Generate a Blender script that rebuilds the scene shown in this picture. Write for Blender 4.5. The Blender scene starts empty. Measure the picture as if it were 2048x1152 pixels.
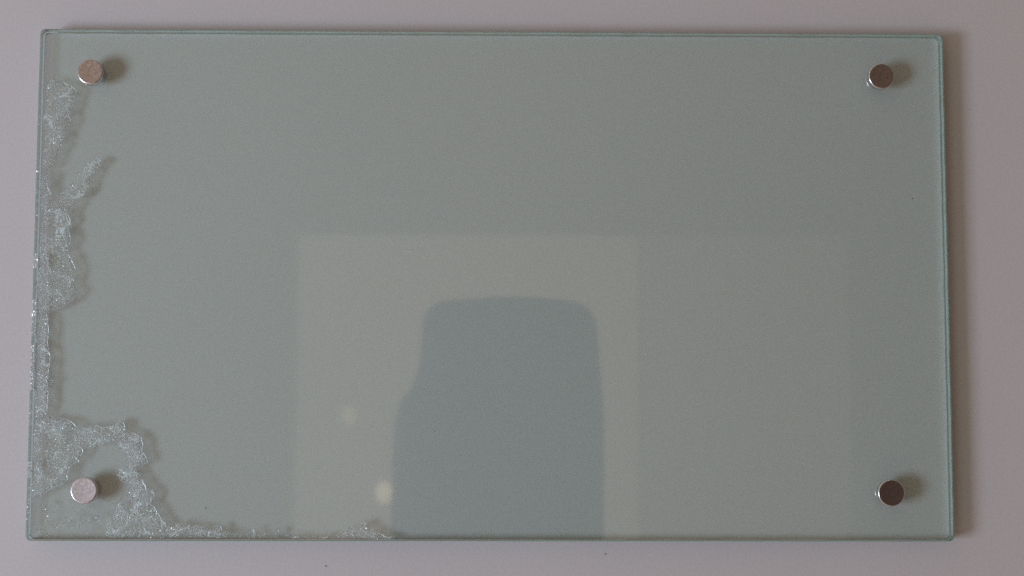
import bpy, bmesh, math, random
from mathutils import Vector, Matrix, Euler, noise
import numpy as np

S = bpy.context.scene
C = S.collection
random.seed(7)
TOP = 0.010            # height of the glass face above the table (m)
GT = 0.0055            # thickness of the glass
BW, BH = 0.370, 0.2068 # size of the glass

# ------------------------------------------------------------------ camera
cam_d = bpy.data.cameras.new('camera'); cam = bpy.data.objects.new('camera', cam_d); C.objects.link(cam)
cam.location = (-0.00199, -0.05799, 0.62330 + TOP)
cam.rotation_euler = Euler((0.08922, -0.01576, 0.00178), 'XYZ')
cam_d.sensor_width = 36.0
cam_d.lens = 3100 / 2048 * 36
cam_d.clip_start = 0.01; cam_d.clip_end = 50
S.camera = cam

CR = cam.rotation_euler.to_matrix(); CL = cam.location.copy()
def at(px, py, z=TOP):
    """photograph pixel -> point on the horizontal plane of height z"""
    d = CR @ Vector(((px-1024)/3100, (576-py)/3100, -1))
    t = (z - CL.z) / d.z
    return CL + d*t
def mirror_at(px, py, z):
    """where a thing of height z must be so that the glass face shows it at this pixel"""
    d = CR @ Vector(((px-1024)/3100, (576-py)/3100, -1))
    p = at(px, py, TOP); d.z = -d.z
    return p + d*((z-TOP)/d.z)

# ------------------------------------------------------------------ world: a dim warm room, darker to the right
w = bpy.data.worlds.new('World'); S.world = w; w.use_nodes = True
nt = w.node_tree; nt.nodes.clear()
out = nt.nodes.new('ShaderNodeOutputWorld'); bg = nt.nodes.new('ShaderNodeBackground')
tc = nt.nodes.new('ShaderNodeTexCoord'); sep = nt.nodes.new('ShaderNodeSeparateXYZ')
rmp = nt.nodes.new('ShaderNodeValToRGB'); mr = nt.nodes.new('ShaderNodeMapRange')
nt.links.new(tc.outputs['Generated'], sep.inputs[0])
nt.links.new(sep.outputs['X'], mr.inputs['Value'])
mr.inputs['From Min'].default_value = -1; mr.inputs['From Max'].default_value = 1
nt.links.new(mr.outputs[0], rmp.inputs[0]); nt.links.new(rmp.outputs[0], bg.inputs['Color'])
cr = rmp.color_ramp
cr.elements[0].position = 0.30; cr.elements[0].color = (0.40, 0.31, 0.245, 1)
cr.elements[1].position = 0.66; cr.elements[1].color = (0.115, 0.083, 0.067, 1)
e = cr.elements.new(0.50); e.color = (0.34, 0.250, 0.185, 1)
bg.inputs['Strength'].default_value = 1.0
nt.links.new(bg.outputs[0], out.inputs[0])

# ------------------------------------------------------------------ lamps
def area(name, loc, target, size, size_y, power, color, spread=180):
    d = bpy.data.lights.new(name, 'AREA'); o = bpy.data.objects.new(name, d); C.objects.link(o)
    d.shape = 'RECTANGLE'; d.size = size; d.size_y = size_y; d.energy = power; d.color = color
    o.location = loc
    o.rotation_euler = (Vector(target) - Vector(loc)).to_track_quat('-Z', 'Y').to_euler()
    return o
# window light from the left, slightly in front
area('window_light', (-1.12, -0.34, 1.02), (-0.05, 0, 0), 0.50, 0.42, 13.0, (0.68, 0.79, 1.0))
# lit ceiling opening above the photographer (seen reflected in the glass)
ca, cb = mirror_at(597, 470, 2.2), mirror_at(1276, 470, 2.2)
area('ceiling_light', ((ca.x+cb.x)/2, ca.y-.40, 2.2), ((ca.x+cb.x)/2, ca.y-.40, 0), cb.x-ca.x, 0.80, 0.40, (1.0, 0.83, 0.66))
# the dimmer part of the same ceiling opening, to the right
cc, cd = mirror_at(1284, 470, 2.2), mirror_at(1695, 470, 2.2)
area('ceiling_light_dim', ((cc.x+cd.x)/2, cc.y-.40, 2.2), ((cc.x+cd.x)/2, cc.y-.40, 0), cd.x-cc.x, 0.80, 0.50*.30*(cd.x-cc.x)/(cb.x-ca.x), (1.0, 0.84, 0.70))

S.view_settings.view_transform = 'Standard'
S.view_settings.look = 'None'
S.view_settings.exposure = 0.05
S.view_settings.gamma = 1
S.cycles.transparent_max_bounces = 48
S.cycles.use_denoising = False   # keep the fine sparkle; the slight grain suits the photograph

# ------------------------------------------------------------------ helpers
def mesh_obj(name, verts, faces, mats, parent=None, midx=None, smooth=True):
    me = bpy.data.meshes.new(name); me.from_pydata(verts, [], faces); me.update()
    for m in (mats if isinstance(mats, (list, tuple)) else [mats]): me.materials.append(m)
    if midx: me.polygons.foreach_set('material_index', midx)
    if smooth: me.polygons.foreach_set('use_smooth', [True]*len(faces))
    o = bpy.data.objects.new(name, me); C.objects.link(o)
    if parent: o.parent = parent
    return o
def thing(name, label, cat, loc=(0, 0, 0), group=None):
    o = bpy.data.objects.new(name, None); C.objects.link(o); o.location = loc
    o.empty_display_size = 0.01
    o['label'] = label; o['category'] = cat
    if group: o['group'] = group
    return o
def tag(o, label, cat, group=None):
    o['label'] = label; o['category'] = cat
    if group: o['group'] = group
    return o
def mat(name):
    m = bpy.data.materials.new(name); m.use_nodes = True; m.node_tree.nodes.clear()
    o = m.node_tree.nodes.new('ShaderNodeOutputMaterial')
    return m, m.node_tree, o
def N(t, kind, **kw):
    n = t.nodes.new(kind)
    for k, v in kw.items():
        if k in n.inputs: n.inputs[k].default_value = v
        else: setattr(n, k, v)
    return n

# ------------------------------------------------------------------ materials
def surface_mat(name, base, var, bump, rough=0.6, scale=900, spec=0.3):
    m, t, o = mat(name)
    p = N(t, 'ShaderNodeBsdfPrincipled'); p.inputs['Roughness'].default_value = rough
    p.inputs['Specular IOR Level'].default_value = spec
    tcn = N(t, 'ShaderNodeTexCoord')
    n1 = N(t, 'ShaderNodeTexNoise'); n1.inputs['Scale'].default_value = 9; n1.inputs['Detail'].default_value = 4
    n2 = N(t, 'ShaderNodeTexNoise'); n2.inputs['Scale'].default_value = scale; n2.inputs['Detail'].default_value = 3
    n2.inputs['Roughness'].default_value = .7
    t.links.new(tcn.outputs['Object'], n1.inputs['Vector']); t.links.new(tcn.outputs['Object'], n2.inputs['Vector'])
    r = N(t, 'ShaderNodeValToRGB')
    r.color_ramp.elements[0].position = .3; r.color_ramp.elements[1].position = .7
    r.color_ramp.elements[0].color = (*[c*(1-var) for c in base], 1); r.color_ramp.elements[1].color = (*[c*(1+var) for c in base], 1)
    t.links.new(n1.outputs[0], r.inputs[0])
    # fine mottling of the paint grain
    r2 = N(t, 'ShaderNodeMapRange'); r2.inputs['From Min'].default_value = .25; r2.inputs['From Max'].default_value = .75
    r2.inputs['To Min'].default_value = .95; r2.inputs['To Max'].default_value = 1.05
    t.links.new(n2.outputs[0], r2.inputs[0])
    mx = N(t, 'ShaderNodeVectorMath', operation='SCALE')
    t.links.new(r.outputs[0], mx.inputs[0]); t.links.new(r2.outputs[0], mx.inputs['Scale'])
    t.links.new(mx.outputs[0], p.inputs['Base Color'])
    b = N(t, 'ShaderNodeBump'); b.inputs['Strength'].default_value = bump; b.inputs['Distance'].default_value = .0002
    t.links.new(n2.outputs[0], b.inputs['Height']); t.links.new(b.outputs[0], p.inputs['Normal'])
    t.links.new(p.outputs[0], o.inputs[0])
    return m
M_table = surface_mat('pale_matt_paint', (0.618, 0.592, 0.580), .012, .35, .65, 800)
M_back = surface_mat('pale_backing_film', (0.60, 0.575, 0.55), .010, .12, .7, 1100, .1)

def glass_mat(name, tint, refl_ior=1.9, rough=0.02, wave=0.05, diff=None, dfac=0.0, outer=None, slab=True, gcol=(1, 1, 1)):
    m, t, o = mat(name)
    tr = N(t, 'ShaderNodeBsdfTransparent'); tr.inputs['Color'].default_value = (*tint, 1)
    gl = N(t, 'ShaderNodeBsdfGlossy'); gl.inputs['Roughness'].default_value = rough; gl.inputs['Color'].default_value = (*gcol, 1)
    fr = N(t, 'ShaderNodeFresnel'); fr.inputs['IOR'].default_value = refl_ior
    # the same reflectance from both sides of the pane (a parallel slab has no inner total reflection)
    ge = N(t, 'ShaderNodeNewGeometry'); io = N(t, 'ShaderNodeMapRange')
    io.inputs['To Min'].default_value = refl_ior; io.inputs['To Max'].default_value = 1/refl_ior if slab else refl_ior
    t.links.new(ge.outputs['Backfacing'], io.inputs['Value']); t.links.new(io.outputs[0], fr.inputs['IOR'])
    if outer:   # light trying to leave through the edge is mostly trapped in the pane; light entering it passes
        mc = N(t, 'ShaderNodeMix', data_type='RGBA')
        for q in mc.inputs:
            if q.type == 'RGBA' and q.name == 'A': q.default_value = (*outer, 1)
            if q.type == 'RGBA' and q.name == 'B': q.default_value = (*tint, 1)
        t.links.new(ge.outputs['Backfacing'], mc.inputs[0])
        t.links.new([q for q in mc.outputs if q.type == 'RGBA'][0], tr.inputs['Color'])
    mx = N(t, 'ShaderNodeMixShader')
    first = tr
    if diff:
        df = N(t, 'ShaderNodeBsdfDiffuse'); df.inputs['Color'].default_value = (*diff, 1)
        m1 = N(t, 'ShaderNodeMixShader'); m1.inputs[0].default_value = dfac
        t.links.new(tr.outputs[0], m1.inputs[1]); t.links.new(df.outputs[0], m1.inputs[2]); first = m1
    if wave:
        tcn = N(t, 'ShaderNodeTexCoord')
        n = N(t, 'ShaderNodeTexNoise'); n.inputs['Scale'].default_value = 14; n.inputs['Detail'].default_value = 1
        b = N(t, 'ShaderNodeBump'); b.inputs['Strength'].default_value = wave; b.inputs['Distance'].default_value = .0006
        t.links.new(tcn.outputs['Object'], n.inputs['Vector']); t.links.new(n.outputs[0], b.inputs['Height'])
        t.links.new(b.outputs[0], gl.inputs['Normal'])
    t.links.new(fr.outputs[0], mx.inputs[0]); t.links.new(first.outputs[0], mx.inputs[1]); t.links.new(gl.outputs[0], mx.inputs[2])
    t.links.new(mx.outputs[0], o.inputs[0])
    return m
M_face = glass_mat('glass_face', (0.852, 0.943, 0.924), rough=0.037)
M_side = glass_mat('glass_side', (0.99, 0.985, 0.985), 1.2, .12, 0, (0.74, 1.0, 0.98), 0.17, outer=(.22, .26, .22), slab=False, gcol=(.90, 1.0, .98))
M_aris = glass_mat('glass_ground_edge', (0.42, 0.49, 0.44), 1.4, .25, 0, (0.46, 0.62, 0.58), 0.34)
def plain_transparent():
    m, t, o = mat('glass_underside'); tr = N(t, 'ShaderNodeBsdfTransparent'); t.links.new(tr.outputs[0], o.inputs[0]); return m
M_under = plain_transparent()

# ------------------------------------------------------------------ the surface
def table():
    s = 2.0
    o = mesh_obj('table_surface', [(-s, -.6, 0), (s, -.6, 0), (s, 1.6, 0), (-s, 1.6, 0),
                                  (-s, -.6, -.03), (s, -.6, -.03), (s, 1.6, -.03), (-s, 1.6, -.03)],
                 [(0, 1, 2, 3), (7, 6, 5, 4), (4, 5, 1, 0), (5, 6, 2, 1), (6, 7, 3, 2), (7, 4, 0, 3)], M_table, smooth=False)
    o['kind'] = 'structure'
    return o
table()

# ------------------------------------------------------------------ glass panel
panel = thing('glass_panel', 'pale green glass panel held by four metal discs, crazed along its left edge', 'glass panel')
def rounded(hw, hh, r, seg=8):
    p = []
    for cx, cy, a0 in ((hw-r, hh-r, 0), (-hw+r, hh-r, 90), (-hw+r, -hh+r, 180), (hw-r, -hh+r, 270)):
        for k in range(seg+1):
            a = math.radians(a0 + 90*k/seg)
            p.append((cx + r*math.cos(a), cy + r*math.sin(a)))
    return p
def densify(p, step=.0012):
    q = []
    for i in range(len(p)):
        a, b = Vector(p[i]), Vector(p[(i+1) % len(p)])
        n = max(1, int((b-a).length/step))
        for k in range(n): q.append(tuple(a.lerp(b, k/n)))
    return q
def glass_sheet():
    base = densify(rounded(BW/2, BH/2, .0021))
    A = .00048      # ground arris
    def wob(i, x, y, amp):   # hand-ground edge is never quite even
        return amp*noise.noise(Vector((x*160, y*160, 3.1)))
    rings = []
    for (ins, z) in ((A*1.25, TOP), (0, TOP-A), (0, TOP-GT+A), (A*1.1, TOP-GT)):
        ring = []
        for i, (x, y) in enumerate(base):
            k = ins + (wob(i, x, y, .00018) if ins else wob(i, x, y, .00010))
            sx = (BW/2 - k)/(BW/2); sy = (BH/2 - k)/(BH/2)
            ring.append((x*sx, y*sy, z))
        rings.append(ring)
    n = len(base); V = [v for r in rings for v in r]; F = []; MI = []
    for r in range(3):
        for i in range(n):
            j = (i+1) % n
            F.append((r*n+j, r*n+i, (r+1)*n+i, (r+1)*n+j)); MI.append((1, 2, 2)[r])
    F.append(tuple(range(n))); MI.append(0)
    F.append(tuple(reversed(range(3*n, 4*n)))); MI.append(3)
    # indices: 0 face, 1 arris, 2 side, 3 underside
    return mesh_obj('glass_sheet', V, F, [M_face, M_aris, M_side, M_under], panel, MI, smooth=False)
sheet = glass_sheet()
def backing():
    hw, hh = BW/2-.0003, BH/2-.0003
    p = rounded(hw, hh, .0016); n = len(p)
    z0, z1 = TOP-GT-.0001, TOP-GT-.0009
    V = [(x, y, z0) for x, y in p] + [(x, y, z1) for x, y in p]
    F = [tuple(range(n)), tuple(reversed(range(n, 2*n)))] + [((i+1) % n, i, n+i, n+(i+1) % n) for i in range(n)]
    return mesh_obj('backing_sheet', V, F, M_back, panel, smooth=False)
backing()

# ------------------------------------------------------------------ crazed patches inside the glass
def craze_mat(name, tint, fmax):
    m, t, o = mat(name)
    tcn = N(t, 'ShaderNodeTexCoord')
    tr = N(t, 'ShaderNodeBsdfTransparent'); tr.inputs['Color'].default_value = (*tint, 1)
    df = N(t, 'ShaderNodeBsdfDiffuse'); df.inputs['Color'].default_value = (.92, .93, .95, 1)
    gl = N(t, 'ShaderNodeBsdfGlossy'); gl.inputs['Roughness'].default_value = .18; gl.inputs['Color'].default_value = (.95, .97, 1, 1)
    n1 = N(t, 'ShaderNodeTexNoise'); n1.inputs['Scale'].default_value = 1900; n1.inputs['Detail'].default_value = 5; n1.inputs['Roughness'].default_value = .75
    t.links.new(tcn.outputs['Object'], n1.inputs['Vector'])
    r1 = N(t, 'ShaderNodeMapRange'); r1.inputs['From Min'].default_value = .50; r1.inputs['From Max'].default_value = .66
    r1.inputs['To Min'].default_value = .03; r1.inputs['To Max'].default_value = fmax
    t.links.new(n1.outputs[0], r1.inputs[0])
    b = N(t, 'ShaderNodeBump'); b.inputs['Strength'].default_value = .8; b.inputs['Distance'].default_value = .0003
    t.links.new(n1.outputs[0], b.inputs['Height']); t.links.new(b.outputs[0], gl.inputs['Normal'])
    # network of curved fracture fronts, coarse and fine
    wv = N(t, 'ShaderNodeTexNoise'); wv.inputs['Scale'].default_value = 260
    t.links.new(tcn.outputs['Object'], wv.inputs['Vector'])
    ws = N(t, 'ShaderNodeVectorMath', operation='SCALE'); ws.inputs['Scale'].default_value = .0030
    t.links.new(wv.outputs['Color'], ws.inputs[0])
    wa = N(t, 'ShaderNodeVectorMath', operation='ADD')
    t.links.new(tcn.outputs['Object'], wa.inputs[0]); t.links.new(ws.outputs[0], wa.inputs[1])
    last = r1.outputs[0]
    for sc_, wd, seed in ((200, .058, 0), (420, .060, 3.7)):
        vo = N(t, 'ShaderNodeTexVoronoi', feature='DISTANCE_TO_EDGE'); vo.inputs['Scale'].default_value = sc_
        t.links.new(wa.outputs[0], vo.inputs['Vector'])
        ln = N(t, 'ShaderNodeMapRange'); ln.inputs['From Min'].default_value = 0; ln.inputs['From Max'].default_value = wd
        ln.inputs['To Min'].default_value = 1; ln.inputs['To Max'].default_value = 0
        t.links.new(vo.outputs['Distance'], ln.inputs['Value'])
        nm = N(t, 'ShaderNodeTexNoise', noise_dimensions='4D'); nm.inputs['Scale'].default_value = 170; nm.inputs['W'].default_value = seed
        t.links.new(tcn.outputs['Object'], nm.inputs['Vector'])
        nr = N(t, 'ShaderNodeMapRange'); nr.inputs['From Min'].default_value = .47; nr.inputs['From Max'].default_value = .58
        t.links.new(nm.outputs[0], nr.inputs['Value'])
        mu = N(t, 'ShaderNodeMath', operation='MULTIPLY'); t.links.new(ln.outputs[0], mu.inputs[0]); t.links.new(nr.outputs[0], mu.inputs[1])
        ma = N(t, 'ShaderNodeMath', operation='MAXIMUM'); t.links.new(last, ma.inputs[0]); t.links.new(mu.outputs[0], ma.inputs[1])
        last = ma.outputs[0]
    m1 = N(t, 'ShaderNodeMixShader'); t.links.new(last, m1.inputs[0])
    t.links.new(tr.outputs[0], m1.inputs[1]); t.links.new(df.outputs[0], m1.inputs[2])
    m2 = N(t, 'ShaderNodeMixShader'); m2.inputs[0].default_value = .06
    t.links.new(m1.outputs[0], m2.inputs[1]); t.links.new(gl.outputs[0], m2.inputs[2])
    t.links.new(m2.outputs[0], o.inputs[0])
    return m
M_craze = craze_mat('crazed_glass', (.95, .93, .92), .20)
M_rimshade = craze_mat('crazed_glass_rim_shade', (.77, .745, .73), .38)
def rim_mat():
    m, t, o = mat('broken_rim')
    tr = N(t, 'ShaderNodeBsdfTransparent'); tr.inputs['Color'].default_value = (.72, .72, .70, 1)
    df = N(t, 'ShaderNodeBsdfDiffuse'); df.inputs['Color'].default_value = (.9, .92, .94, 1)
    gl = N(t, 'ShaderNodeBsdfGlossy'); gl.inputs['Roughness'].default_value = .30
    m1 = N(t, 'ShaderNodeMixShader'); m1.inputs[0].default_value = .60
    t.links.new(tr.outputs[0], m1.inputs[1]); t.links.new(df.outputs[0], m1.inputs[2])
    m2 = N(t, 'ShaderNodeMixShader'); m2.inputs[0].default_value = .25
    t.links.new(m1.outputs[0], m2.inputs[1]); t.links.new(gl.outputs[0], m2.inputs[2])
    t.links.new(m2.outputs[0], o.inputs[0])
    return m
M_rim = rim_mat()

def inside(poly, x, y):
    c = False; n = len(poly); j = n-1
    for i in range(n):
        xi, yi = poly[i]; xj, yj = poly[j]
        if (yi > y) != (yj > y) and x < (xj-xi)*(y-yi)/(yj-yi)+xi: c = not c
        j = i
    return c
def fractal_line(pts, depth=2, amp=.10):
    for _ in range(depth):
        q = []
        for a, b in zip(pts[:-1], pts[1:]):
            q.append(a); d = math.hypot(b[0]-a[0], b[1]-a[1]); k = min(d*amp*1.8, 3.5)
            mx_, my_ = (a[0]+b[0])/2, (a[1]+b[1])/2
            q.append((mx_ + k*noise.noise(Vector((mx_*.37, my_*.37, 1))), my_ + k*noise.noise(Vector((mx_*.37, my_*.37, 7)))))
        q.append(pts[-1]); pts = q
    return pts
def tube_into(V, F, MI, pts, rad, z, seg=5, mi=1, fade=True):
    """thin ridge following pts (photo pixels of the traced rim, laid on the real plane z)"""
    P = [at(x, y, z) for x, y in pts]
    base = len(V); n = len(P)
    if n < 2: return
    for i, p in enumerate(P):
        a = P[max(0, i-1)]; b = P[min(n-1, i+1)]; d = (b-a)
        if d.length < 1e-9: d = Vector((1, 0, 0))
        d.normalize(); s = Vector((-d.y, d.x, 0))
        k = .45 + .9*abs(noise.noise(p*900)) * 1.4
        if fade: k *= min(1, .15+min(i, n-1-i)/3)
        for q in range(seg):
            a_ = 2*math.pi*q/seg
            V.append(p + s*(math.cos(a_)*rad*k) + Vector((0, 0, math.sin(a_)*rad*k*.7)))
    for i in range(n-1):
        for q in range(seg):
            r = (q+1) % seg
            F.append((base+i*seg+q, base+i*seg+r, base+(i+1)*seg+r, base+(i+1)*seg+q)); MI.append(mi)
PXM = at(201, 300).x - at(200, 300).x     # size of a photo pixel on the glass
def patch(poly, rims=(), holes=(), arcs=0, keep=1.0, specks=0.02, z=TOP-.0010, step=1.5, relief=.00022):
    poly_f = fractal_line(list(poly)+[poly[0]], 2, .12)[:-1]
    holes = [fractal_line(list(h)+[h[0]], 2, .15)[:-1] for h in holes]
    xs = [p[0] for p in poly_f]; ys = [p[1] for p in poly_f]
    x0, y0 = min(xs), min(ys); nx = int((max(xs)-x0)/step)+2; ny = int((max(ys)-y0)/step)+2
    V = []; F = []; MI = []; idx = {}; kept = []
    def vid(i, j):
        if (i, j) not in idx:
            px = x0+i*step+random.uniform(-.3, .3)*step; py = y0+j*step+random.uniform(-.3, .3)*step
            q = Vector((px, py, 0))
            h = .55*noise.noise(q*.045) + .5*abs(noise.noise(q*.16)) + .35*noise.noise(q*.42) + random.uniform(-.16, .16)
            p = at(px, py, z); p.z = min(TOP-.00025, z + h*relief)
            idx[(i, j)] = len(V); V.append(p)
        return idx[(i, j)]
    for j in range(ny):
        for i in range(nx):
            cx, cy = x0+(i+.5)*step, y0+(j+.5)*step
            if not inside(poly_f, cx, cy) or any(inside(h, cx, cy) for h in holes): continue
            if keep < 1:
                k = noise.noise(Vector((cx*.07, cy*.07, 5)))*.5+.5 + .35*noise.noise(Vector((cx*.3, cy*.3, 9)))
                if k > keep: continue
            kept.append((i, j)); F.append((vid(i, j+1), vid(i+1, j+1), vid(i+1, j), vid(i, j)))
    ks = set(kept)   # cells by the border are tinted darker to put in the rim's shade
    for (i, j) in kept:
        d = 3+int(2*noise.noise(Vector((i*.15, j*.15, 1))))
        MI.append(2 if any((i+a, j+b) not in ks for a, b in ((d, 0), (0, d), (0, -d), (d, d), (d, -d))) else 0)
    cells = [f for f in F]
    # pale chips of broken glass, tilted to the lamp to put in sparkle
    for f in random.sample(cells, min(len(cells), int(len(cells)*specks*1.2))):
        c = V[f[0]].copy(); r = PXM*random.choice((.6, .8, .9, 1.1, 1.5)); a = random.uniform(0, 6.28)
        el = random.uniform(.35, 1)
        b = len(V); c.z = min(TOP-.0002, c.z+.0001)
        nrm = Vector((random.gauss(-.36, .26), random.gauss(-.12, .26), 1)).normalized()
        t1 = nrm.orthogonal().normalized(); t2 = nrm.cross(t1)
        d1 = t1*math.cos(a)+t2*math.sin(a); d2 = nrm.cross(d1)
        for (u, v_) in ((1, 0), (0, el), (-1, 0), (0, -el)): V.append(c + d1*r*u + d2*r*v_)
        F.append((b, b+1, b+2, b+3)); MI.append(1)
    # curved fracture fronts
    for _ in range(int(arcs*1.4)):
        f = random.choice(cells); c = V[f[0]]
        q = Vector(c); 
        r = random.uniform(2.2, 7)*PXM; a0 = random.uniform(-1.9, 1.2); a1 = a0+random.uniform(.9, 2.4)
        pts = []
        n = 9; b = len(V); seg = 4
        for k in range(n):
            a = a0+(a1-a0)*k/(n-1); rr = r*(1+.12*math.sin(3*a+r*9e4))
            pts.append(Vector((c.x-r+rr*math.cos(a), c.y+rr*math.sin(a), min(TOP-.0003, z+.00015))))
        for k, p in enumerate(pts):
            s = (p-Vector((c.x-r, c.y, p.z))).normalized(); w_ = PXM*1.0*math.sin(math.pi*(k+.6)/(n+.2))
            for u in range(seg):
                an = 2*math.pi*u/seg; V.append(p+s*math.cos(an)*w_+Vector((0, 0, math.sin(an)*w_*.6)))
        for k in range(n-1):
            for u in range(seg):
                F.append((b+k*seg+u, b+k*seg+(u+1) % seg, b+(k+1)*seg+(u+1) % seg, b+(k+1)*seg+u)); MI.append(1)
    for r in rims:
        tube_into(V, F, MI, fractal_line(list(r), 2, .12), PXM*1.0, z+.0001)
    return mesh_obj('crazed_patch', V, F, [M_craze, M_rim, M_rimshade], panel, MI, smooth=False)

# upper left patch
R1 = [(117.5, 162), (127, 163.5), (139, 170), (146, 175), (153.5, 183), (150, 193), (148, 204), (143, 216.5), (139, 227.5),
      (139, 234), (142, 241.5), (138, 251), (131.5, 260)]
R1b = [(130, 274), (124, 281), (120, 284)]
R1c = [(118, 287), (122, 290), (124, 296), (121, 302)]
patch([(97, 160)] + R1 + [(130, 274), (124, 281), (122, 290), (124, 296), (117.5, 305), (111, 315), (103, 335), (92, 345),
      (86, 330), (86, 300), (90, 270), (86, 240), (92, 210), (93, 180)], rims=[R1[3:], R1[1:5], R1b, R1c], arcs=26, specks=.035)
# long branching patch
BR = [(204, 327), (196, 333), (190, 343), (185.5, 353), (178, 365), (177, 375), (171, 386), (162, 396), (152, 402), (150, 412),
      (140, 421), (138.5, 435.5), (141, 449), (137.6, 454), (139, 468), (142, 483), (137.6, 492), (135, 501), (138.5, 513),
      (144.6, 523), (150, 535.5), (150, 551), (147, 565), (156, 579), (151.5, 589), (141, 603), (127, 612), (113, 619), (99.5, 624)]
BU = [(204.5, 322.5), (194, 317), (181, 322.5), (168, 331), (162, 344.5), (155, 356), (144, 365), (133, 375), (121, 386), (112, 397), (103, 408)]
patch(BR + [(90, 628), (74, 632), (72, 560), (78, 500), (82, 450), (90, 425)] + BU[::-1], rims=[
      [BU[2], BU[1], BU[0], BR[0], BR[1]], BR[4:9], BR[8:13], BR[13:17], BR[17:23], BR[23:27], BR[26:29], [(104, 409), (110, 402), (118, 401)]],
      holes=[[(92, 455), (102, 452), (112, 457), (108, 470), (98, 476), (91, 470)], [(100, 432), (106, 428), (112, 436), (106, 444), (99, 441)],
             [(99, 508), (106, 512), (110, 530), (103, 540), (98, 525)]], arcs=60, specks=.04)
patch([(99, 345), (101, 355), (96, 365), (95, 378), (101, 388), (101, 404), (97, 420), (86, 424), (80, 400), (80, 370), (86, 350)],
      rims=[[(99, 347), (101, 354), (96, 363), (95, 375), (100, 384), (102, 390)], [(84, 362), (86, 369), (84, 376)]], arcs=8, specks=.08)
# narrow strip down the left edge
RC = [(94, 626), (97, 652.5), (96, 677), (97, 696), (100, 710), (99, 734.5), (97, 744), (107, 765), (99, 773), (96, 801), (93, 822), (89, 832)]
patch(RC + [(72, 836), (66, 780), (68, 700), (72, 634)], rims=[RC[0:4], RC[3:7], RC[8:12]], holes=[
      [(73, 650), (80, 655), (81, 690), (76, 690)], [(73, 700), (79, 705), (78, 745), (73, 740)]], arcs=20, specks=.06)
# bottom left patch curling round the disc
RD = [(95.5, 834), (124, 836.5), (142, 843), (155, 855), (168, 851), (189, 849.5), (218, 853), (231, 845.5), (243, 843), (249, 849.5), (250, 858.6),
      (267, 865), (283, 875.5), (286, 888.5), (284, 904), (293.5, 917), (295, 927.6), (276.5, 933), (274, 943), (285.6, 959), (292, 977),
      (304, 979.7), (309, 990), (301, 1008), (312, 1021), (319.5, 1032), (330, 1045), (340, 1050), (384.6, 1050), (410, 1054)]
RI = [(215, 1060), (213, 1042), (226, 1032), (233.5, 1003), (249, 990), (265, 982), (254, 967), (233.5, 951), (236, 938), (246.6, 935),
      (257, 930), (254, 914.6), (244, 901.6), (228, 888.5), (210, 891), (187, 895), (168, 896), (166, 904), (158, 922), (142, 930),
      (136, 946), (134.6, 959), (119, 972), (95.5, 980), (82.5, 993)]
patch(RD + [(430, 1060), (445, 1068), (440, 1075), (330, 1075), (205, 1074)] + RI + [(64, 1002), (66, 930), (68, 870), (72, 836)],
      rims=[RD[1:5], RD[6:11], RD[11:16], RD[15:17], RD[19:23], RD[22:27], RI[2:5], RI[5:9], RI[8:11], RI[15:17],
            [(157, 893), (164, 897), (166, 904), (162, 911), (157, 908)], [(150, 915), (157, 920), (158, 925)],
            RI[20:25], RI[19:21], [(147, 900), (143, 908), (137, 912)], [(236, 950), (234, 942), (240, 936)], [(284, 960), (291, 970), (293, 984)]],
      holes=[[(84, 866), (94, 870), (98, 890), (90, 900), (83, 888)], [(131, 868), (142, 866), (148, 880), (140, 884)],
             [(230, 1040), (238, 1046), (234, 1056), (226, 1052)], [(248, 1005), (262, 1002), (268, 1014), (256, 1022)],
             [(84, 905), (92, 902), (92, 930), (85, 935)]], arcs=120, specks=.05)
# thin scatter of chips below the disc
patch([(82, 995), (110, 1010), (150, 1010), (200, 1030), (215, 1060), (210, 1073), (80, 1073), (70, 1040), (68, 1005)],
      keep=.33, arcs=5, specks=.09)
# ragged crumbs along the bottom edge
patch([(445, 1063), (470, 1066), (500, 1062), (512, 1068), (552, 1062), (575, 1070), (600, 1072), (640, 1072), (680, 1070), (680, 1076), (440, 1076)],
      keep=.50, arcs=6, specks=.05)
FB = [(681, 1074), (685.6, 1063), (695, 1056), (707.6, 1051), (720, 1046), (732, 1043), (742, 1058), (761, 1068), (790, 1074)]
patch(FB + [(788, 1077), (683, 1077)], rims=[FB[0:5], [(739, 1063), (746, 1058), (750, 1060)]], arcs=9, specks=.10)
for pl in ([(432, 1051), (441, 1052), (444, 1062), (439, 1074), (430, 1075), (437, 1062)], [(503, 1059), (508, 1058), (511, 1072), (505, 1075), (507, 1066)],
           [(546, 1063), (556, 1060), (557, 1066), (553, 1071), (550, 1066)]):
    patch(pl, rims=[pl[:3]], arcs=2, specks=.35)

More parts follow.
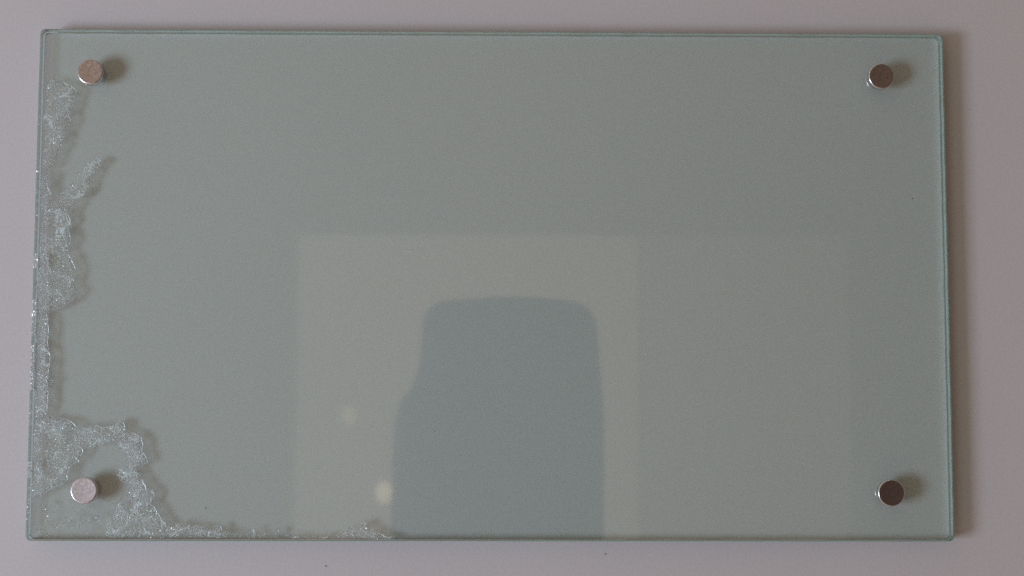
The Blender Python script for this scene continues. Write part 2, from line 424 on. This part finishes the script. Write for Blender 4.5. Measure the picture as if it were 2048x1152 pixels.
# pale chips laid along the left edge to put in its glints
def glint_chips():
    spans = [(440, 462, .5), (508, 535, .95), (575, 590, .4), (600, 672, .95), (688, 782, 1.0), (800, 850, .45), (925, 955, 1.0), (965, 1060, .3), (300, 430, .18), (200, 300, .08)]
    V = []; F = []; MI = []
    for y0, y1, dens in spans:
        y = y0
        while y < y1:
            if random.random() < dens:
                u = (y-60)/1020; ex = 79.0-28*u
                for _ in range(5 if dens > .8 else 2):
                    px = ex+random.uniform(1.0, 8 if dens > .8 else 5); r = random.uniform(.6, 1.7 if dens > .8 else 1.0)
                    c = at(px, y+random.uniform(-1, 1), TOP-random.uniform(-.00004, .00022))
                    b = len(V); nr = Vector((random.uniform(-1, .1), random.uniform(-.5, .5), 1)).normalized()
                    t1 = Vector((0, 1, 0)).cross(nr).normalized(); t2 = nr.cross(t1)
                    ln = random.uniform(1, 2.6)
                    for k in range(6):
                        a = k*math.pi/3; rr = random.uniform(.6, 1.1)*r*PXM
                        V.append(c+t1*math.cos(a)*rr+t2*math.sin(a)*rr*ln)
                    F.append(tuple(range(b, b+6))); MI.append(0)
            y += random.uniform(.8, 2.2)
    return mesh_obj('edge_glint_chips', V, F, [M_rim], panel, MI, smooth=False)
glint_chips()
# tiny nick to the left of the lower right disc
V = []; F = []; MI = []
tube_into(V, F, MI, [(1716, 964), (1717, 966.5), (1719, 969), (1719.5, 972)], PXM*.9, TOP-.0003, mi=0)
mesh_obj('nick', V, F, [M_rim], panel, MI, smooth=False)

# ------------------------------------------------------------------ metal discs
def metal(name, col, rough, worn=.25):
    m, t, o = mat(name)
    p = N(t, 'ShaderNodeBsdfPrincipled'); p.inputs['Metallic'].default_value = 1
    tcn = N(t, 'ShaderNodeTexCoord')
    n = N(t, 'ShaderNodeTexNoise'); n.inputs['Scale'].default_value = 900; n.inputs['Detail'].default_value = 5; n.inputs['Roughness'].default_value = .65
    t.links.new(tcn.outputs['Object'], n.inputs['Vector'])
    r = N(t, 'ShaderNodeValToRGB'); r.color_ramp.elements[0].position = .32; r.color_ramp.elements[1].position = .68
    r.color_ramp.elements[0].color = (*[c*(1-worn) for c in col], 1); r.color_ramp.elements[1].color = (*[min(1, c*(1+worn)) for c in col], 1)
    t.links.new(n.outputs[0], r.inputs[0]); t.links.new(r.outputs[0], p.inputs['Base Color'])
    rr = N(t, 'ShaderNodeMapRange'); rr.inputs['To Min'].default_value = rough-.06; rr.inputs['To Max'].default_value = rough+.1
    t.links.new(n.outputs[0], rr.inputs[0]); t.links.new(rr.outputs[0], p.inputs['Roughness'])
    n3 = N(t, 'ShaderNodeTexNoise'); n3.inputs['Scale'].default_value = 1500
    t.links.new(tcn.outputs['Object'], n3.inputs['Vector'])
    b = N(t, 'ShaderNodeBump'); b.inputs['Strength'].default_value = .25; b.inputs['Distance'].default_value = .00008
    t.links.new(n3.outputs[0], b.inputs['Height']); t.links.new(b.outputs[0], p.inputs['Normal'])
    t.links.new(p.outputs[0], o.inputs[0])
    return m
def lathe(name, prof, m, parent, seg=64, rim=None):
    V = []; F = []
    for r, z in prof:
        for k in range(seg):
            a = 2*math.pi*k/seg; V.append((r*math.cos(a), r*math.sin(a), z))
    for i in range(len(prof)-1):
        for k in range(seg):
            l = (k+1) % seg
            F.append((i*seg+k, i*seg+l, (i+1)*seg+l, (i+1)*seg+k))
    F.append(tuple(reversed(range(seg)))); n = len(prof)-1
    F.append(tuple(range(n*seg, (n+1)*seg)))
    o = mesh_obj(name, V, F, [m, rim] if rim else m, parent)
    if rim:
        for pz in o.data.polygons:
            if pz.index < seg*7: pz.material_index = 1
    for pz in o.data.polygons[-2:]: pz.use_smooth = False
    return o
M_post = metal('dull_steel', (.55, .54, .53), .35)
M_rimsteel = metal('polished_steel', (.80, .79, .80), .20, .06)
CAPH = .0036
def disc(px, py, r, label, m):
    ctop = at(px, py, TOP+CAPH)
    t = thing('metal_disc', label, 'metal disc', (ctop.x, ctop.y, 0), 'metal discs holding the corners of the glass')
    z0 = TOP + .00005; b = .00055
    prof = [(r-.0003, z0), (r, z0+.0003), (r, TOP+CAPH-b)]
    for k in range(1, 7):
        a = k/6*math.pi/2; prof.append((r-b+b*math.cos(a), TOP+CAPH-b+b*math.sin(a)))
    prof += [(r*.85, TOP+CAPH-.00001), (r*.4, TOP+CAPH-.00003), (r*.06, TOP+CAPH-.00004)]
    cap = lathe('cap', prof, m, t, rim=M_rimsteel)
    lathe('post', [(.0036, 0), (.0036, TOP-GT-.0011)], M_post, t, 32)
    return t
r0 = PXM*26.0  # disc base tones differ to paint in the uneven reflection of the room
disc(180, 143, r0, 'brownish metal disc near the upper left corner of the glass, above the ragged frosted patch', metal('worn_nickel_brown_reflection', (.47, .39, .34), .40, .18))
disc(1763, 152, r0, 'darker brown metal disc near the upper right corner of the glass', metal('worn_nickel_dark_reflection', (.32, .265, .24), .38, .16))
disc(167.5, 981, r0*1.02, 'pale pinkish scratched metal disc encircled by the curling frosted patch at lower left', metal('worn_nickel_pale_reflection', (.46, .415, .395), .42, .18))
disc(1783, 986, r0*1.02, 'darkest metal disc, near the lower right corner of the glass beside a tiny white nick', metal('worn_nickel_darkest_reflection', (.21, .17, .162), .36, .15))

# ------------------------------------------------------------------ specks of dust
def dust_mat(name, col):
    m, t, o = mat(name); p = N(t, 'ShaderNodeBsdfPrincipled'); p.inputs['Base Color'].default_value = (*col, 1)
    p.inputs['Roughness'].default_value = .9; t.links.new(p.outputs[0], o.inputs[0]); return m
M_dust = dust_mat('dark_dust', (.09, .085, .08))
def speck(px, py, z, r, label, elong=1.4):
    r *= .75
    c = at(px, py, z)
    bm = bmesh.new(); bmesh.ops.create_icosphere(bm, subdivisions=2, radius=1)
    for v in bm.verts:
        k = 1+.35*noise.noise(v.co*1.7+Vector((px, py, 0)))
        v.co = Vector((v.co.x*r*PXM*k*elong, v.co.y*r*PXM*k, v.co.z*r*PXM*k*.5))
    mz = min(v.co.z for v in bm.verts)
    me = bpy.data.meshes.new('dust_speck'); bm.to_mesh(me); bm.free(); me.materials.append(M_dust)
    o = bpy.data.objects.new('dust_speck', me); C.objects.link(o); o.location = (c.x, c.y, z-mz)
    tag(o, label, 'dust speck', 'dust specks')
speck(1825, 397, TOP, 1.5, 'tiny dark speck on the glass between the two right-hand metal discs', 1.0)
speck(412, 1016, TOP, 1.6, 'tiny dark elongated speck on the glass right of the curling frosted patch')
speck(870, 862, TOP, 1.0, 'faint speck on the glass inside the dark reflection')
speck(652, 1132, 0, 1.6, 'tiny dark speck on the pale surface below the glass, left of the middle')
speck(1211, 1108, 0, 1.6, 'tiny dark speck on the pale surface just below the glass, right of the middle')
speck(60, 1070, TOP, 1.7, 'dark grain stuck at the extreme lower left corner of the glass', 1.0)

# ------------------------------------------------------------------ the person bending over the glass, seen only as a dark reflection
def person():
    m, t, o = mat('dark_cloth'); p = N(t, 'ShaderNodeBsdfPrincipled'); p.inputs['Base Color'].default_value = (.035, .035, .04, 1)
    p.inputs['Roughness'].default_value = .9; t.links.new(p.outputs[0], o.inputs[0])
    Z = .86
    rows = [(596, 985, 1030), (599, 955, 1090), (603, 925, 1140), (607, 876, 1160), (620, 854, 1180), (640, 846, 1192), (680, 843, 1196), (730, 838, 1200), (775, 824, 1204),
            (795, 806, 1206), (815, 797, 1207), (850, 791, 1208), (920, 787, 1208), (1000, 784, 1208), (1080, 782, 1208), (1150, 770, 1215), (1230, 690, 1290), (1330, 560, 1420),
            (1500, 500, 1480), (1750, 500, 1480)]
    V = []; F = []; seg = 28
    for i, (y, xl, xr) in enumerate(rows):
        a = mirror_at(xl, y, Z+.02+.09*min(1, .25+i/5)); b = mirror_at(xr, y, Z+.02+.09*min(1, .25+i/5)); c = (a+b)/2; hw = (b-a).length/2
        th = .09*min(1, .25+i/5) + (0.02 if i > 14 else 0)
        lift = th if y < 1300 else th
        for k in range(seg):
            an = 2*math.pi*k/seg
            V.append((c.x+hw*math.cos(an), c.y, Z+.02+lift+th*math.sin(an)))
    for i in range(len(rows)-1):
        for k in range(seg):
            l = (k+1) % seg; F.append((i*seg+k, i*seg+l, (i+1)*seg+l, (i+1)*seg+k))
    F.append(tuple(range(seg))); F.append(tuple(reversed(range((len(rows)-1)*seg, len(rows)*seg))))
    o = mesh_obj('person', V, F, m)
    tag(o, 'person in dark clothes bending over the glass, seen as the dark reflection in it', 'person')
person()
# two small warm lamps overhead, reflected left of the person
def lamp(px, py, r, strength, label):
    m, t, o = mat('lit_lamp'); e_ = N(t, 'ShaderNodeEmission'); e_.inputs['Color'].default_value = (1, .80, .52, 1); e_.inputs['Strength'].default_value = strength
    t.links.new(e_.outputs[0], o.inputs[0])
    c = mirror_at(px, py, 2.05)
    bm = bmesh.new(); bmesh.ops.create_uvsphere(bm, u_segments=24, v_segments=12, radius=r)
    for v in bm.verts: v.co.y *= 1.35
    me = bpy.data.meshes.new('ceiling_lamp'); bm.to_mesh(me); bm.free(); me.materials.append(m)
    ob = bpy.data.objects.new('ceiling_lamp', me); C.objects.link(ob); ob.location = c
    tag(ob, label, 'lamp')
lamp(697, 831, .012, 1.1, 'small warm lamp reflected as a faint spot left of the dark reflection')
lamp(768, 985, .014, 1.9, 'brighter warm lamp reflected as a glow against the lower left side of the dark reflection')
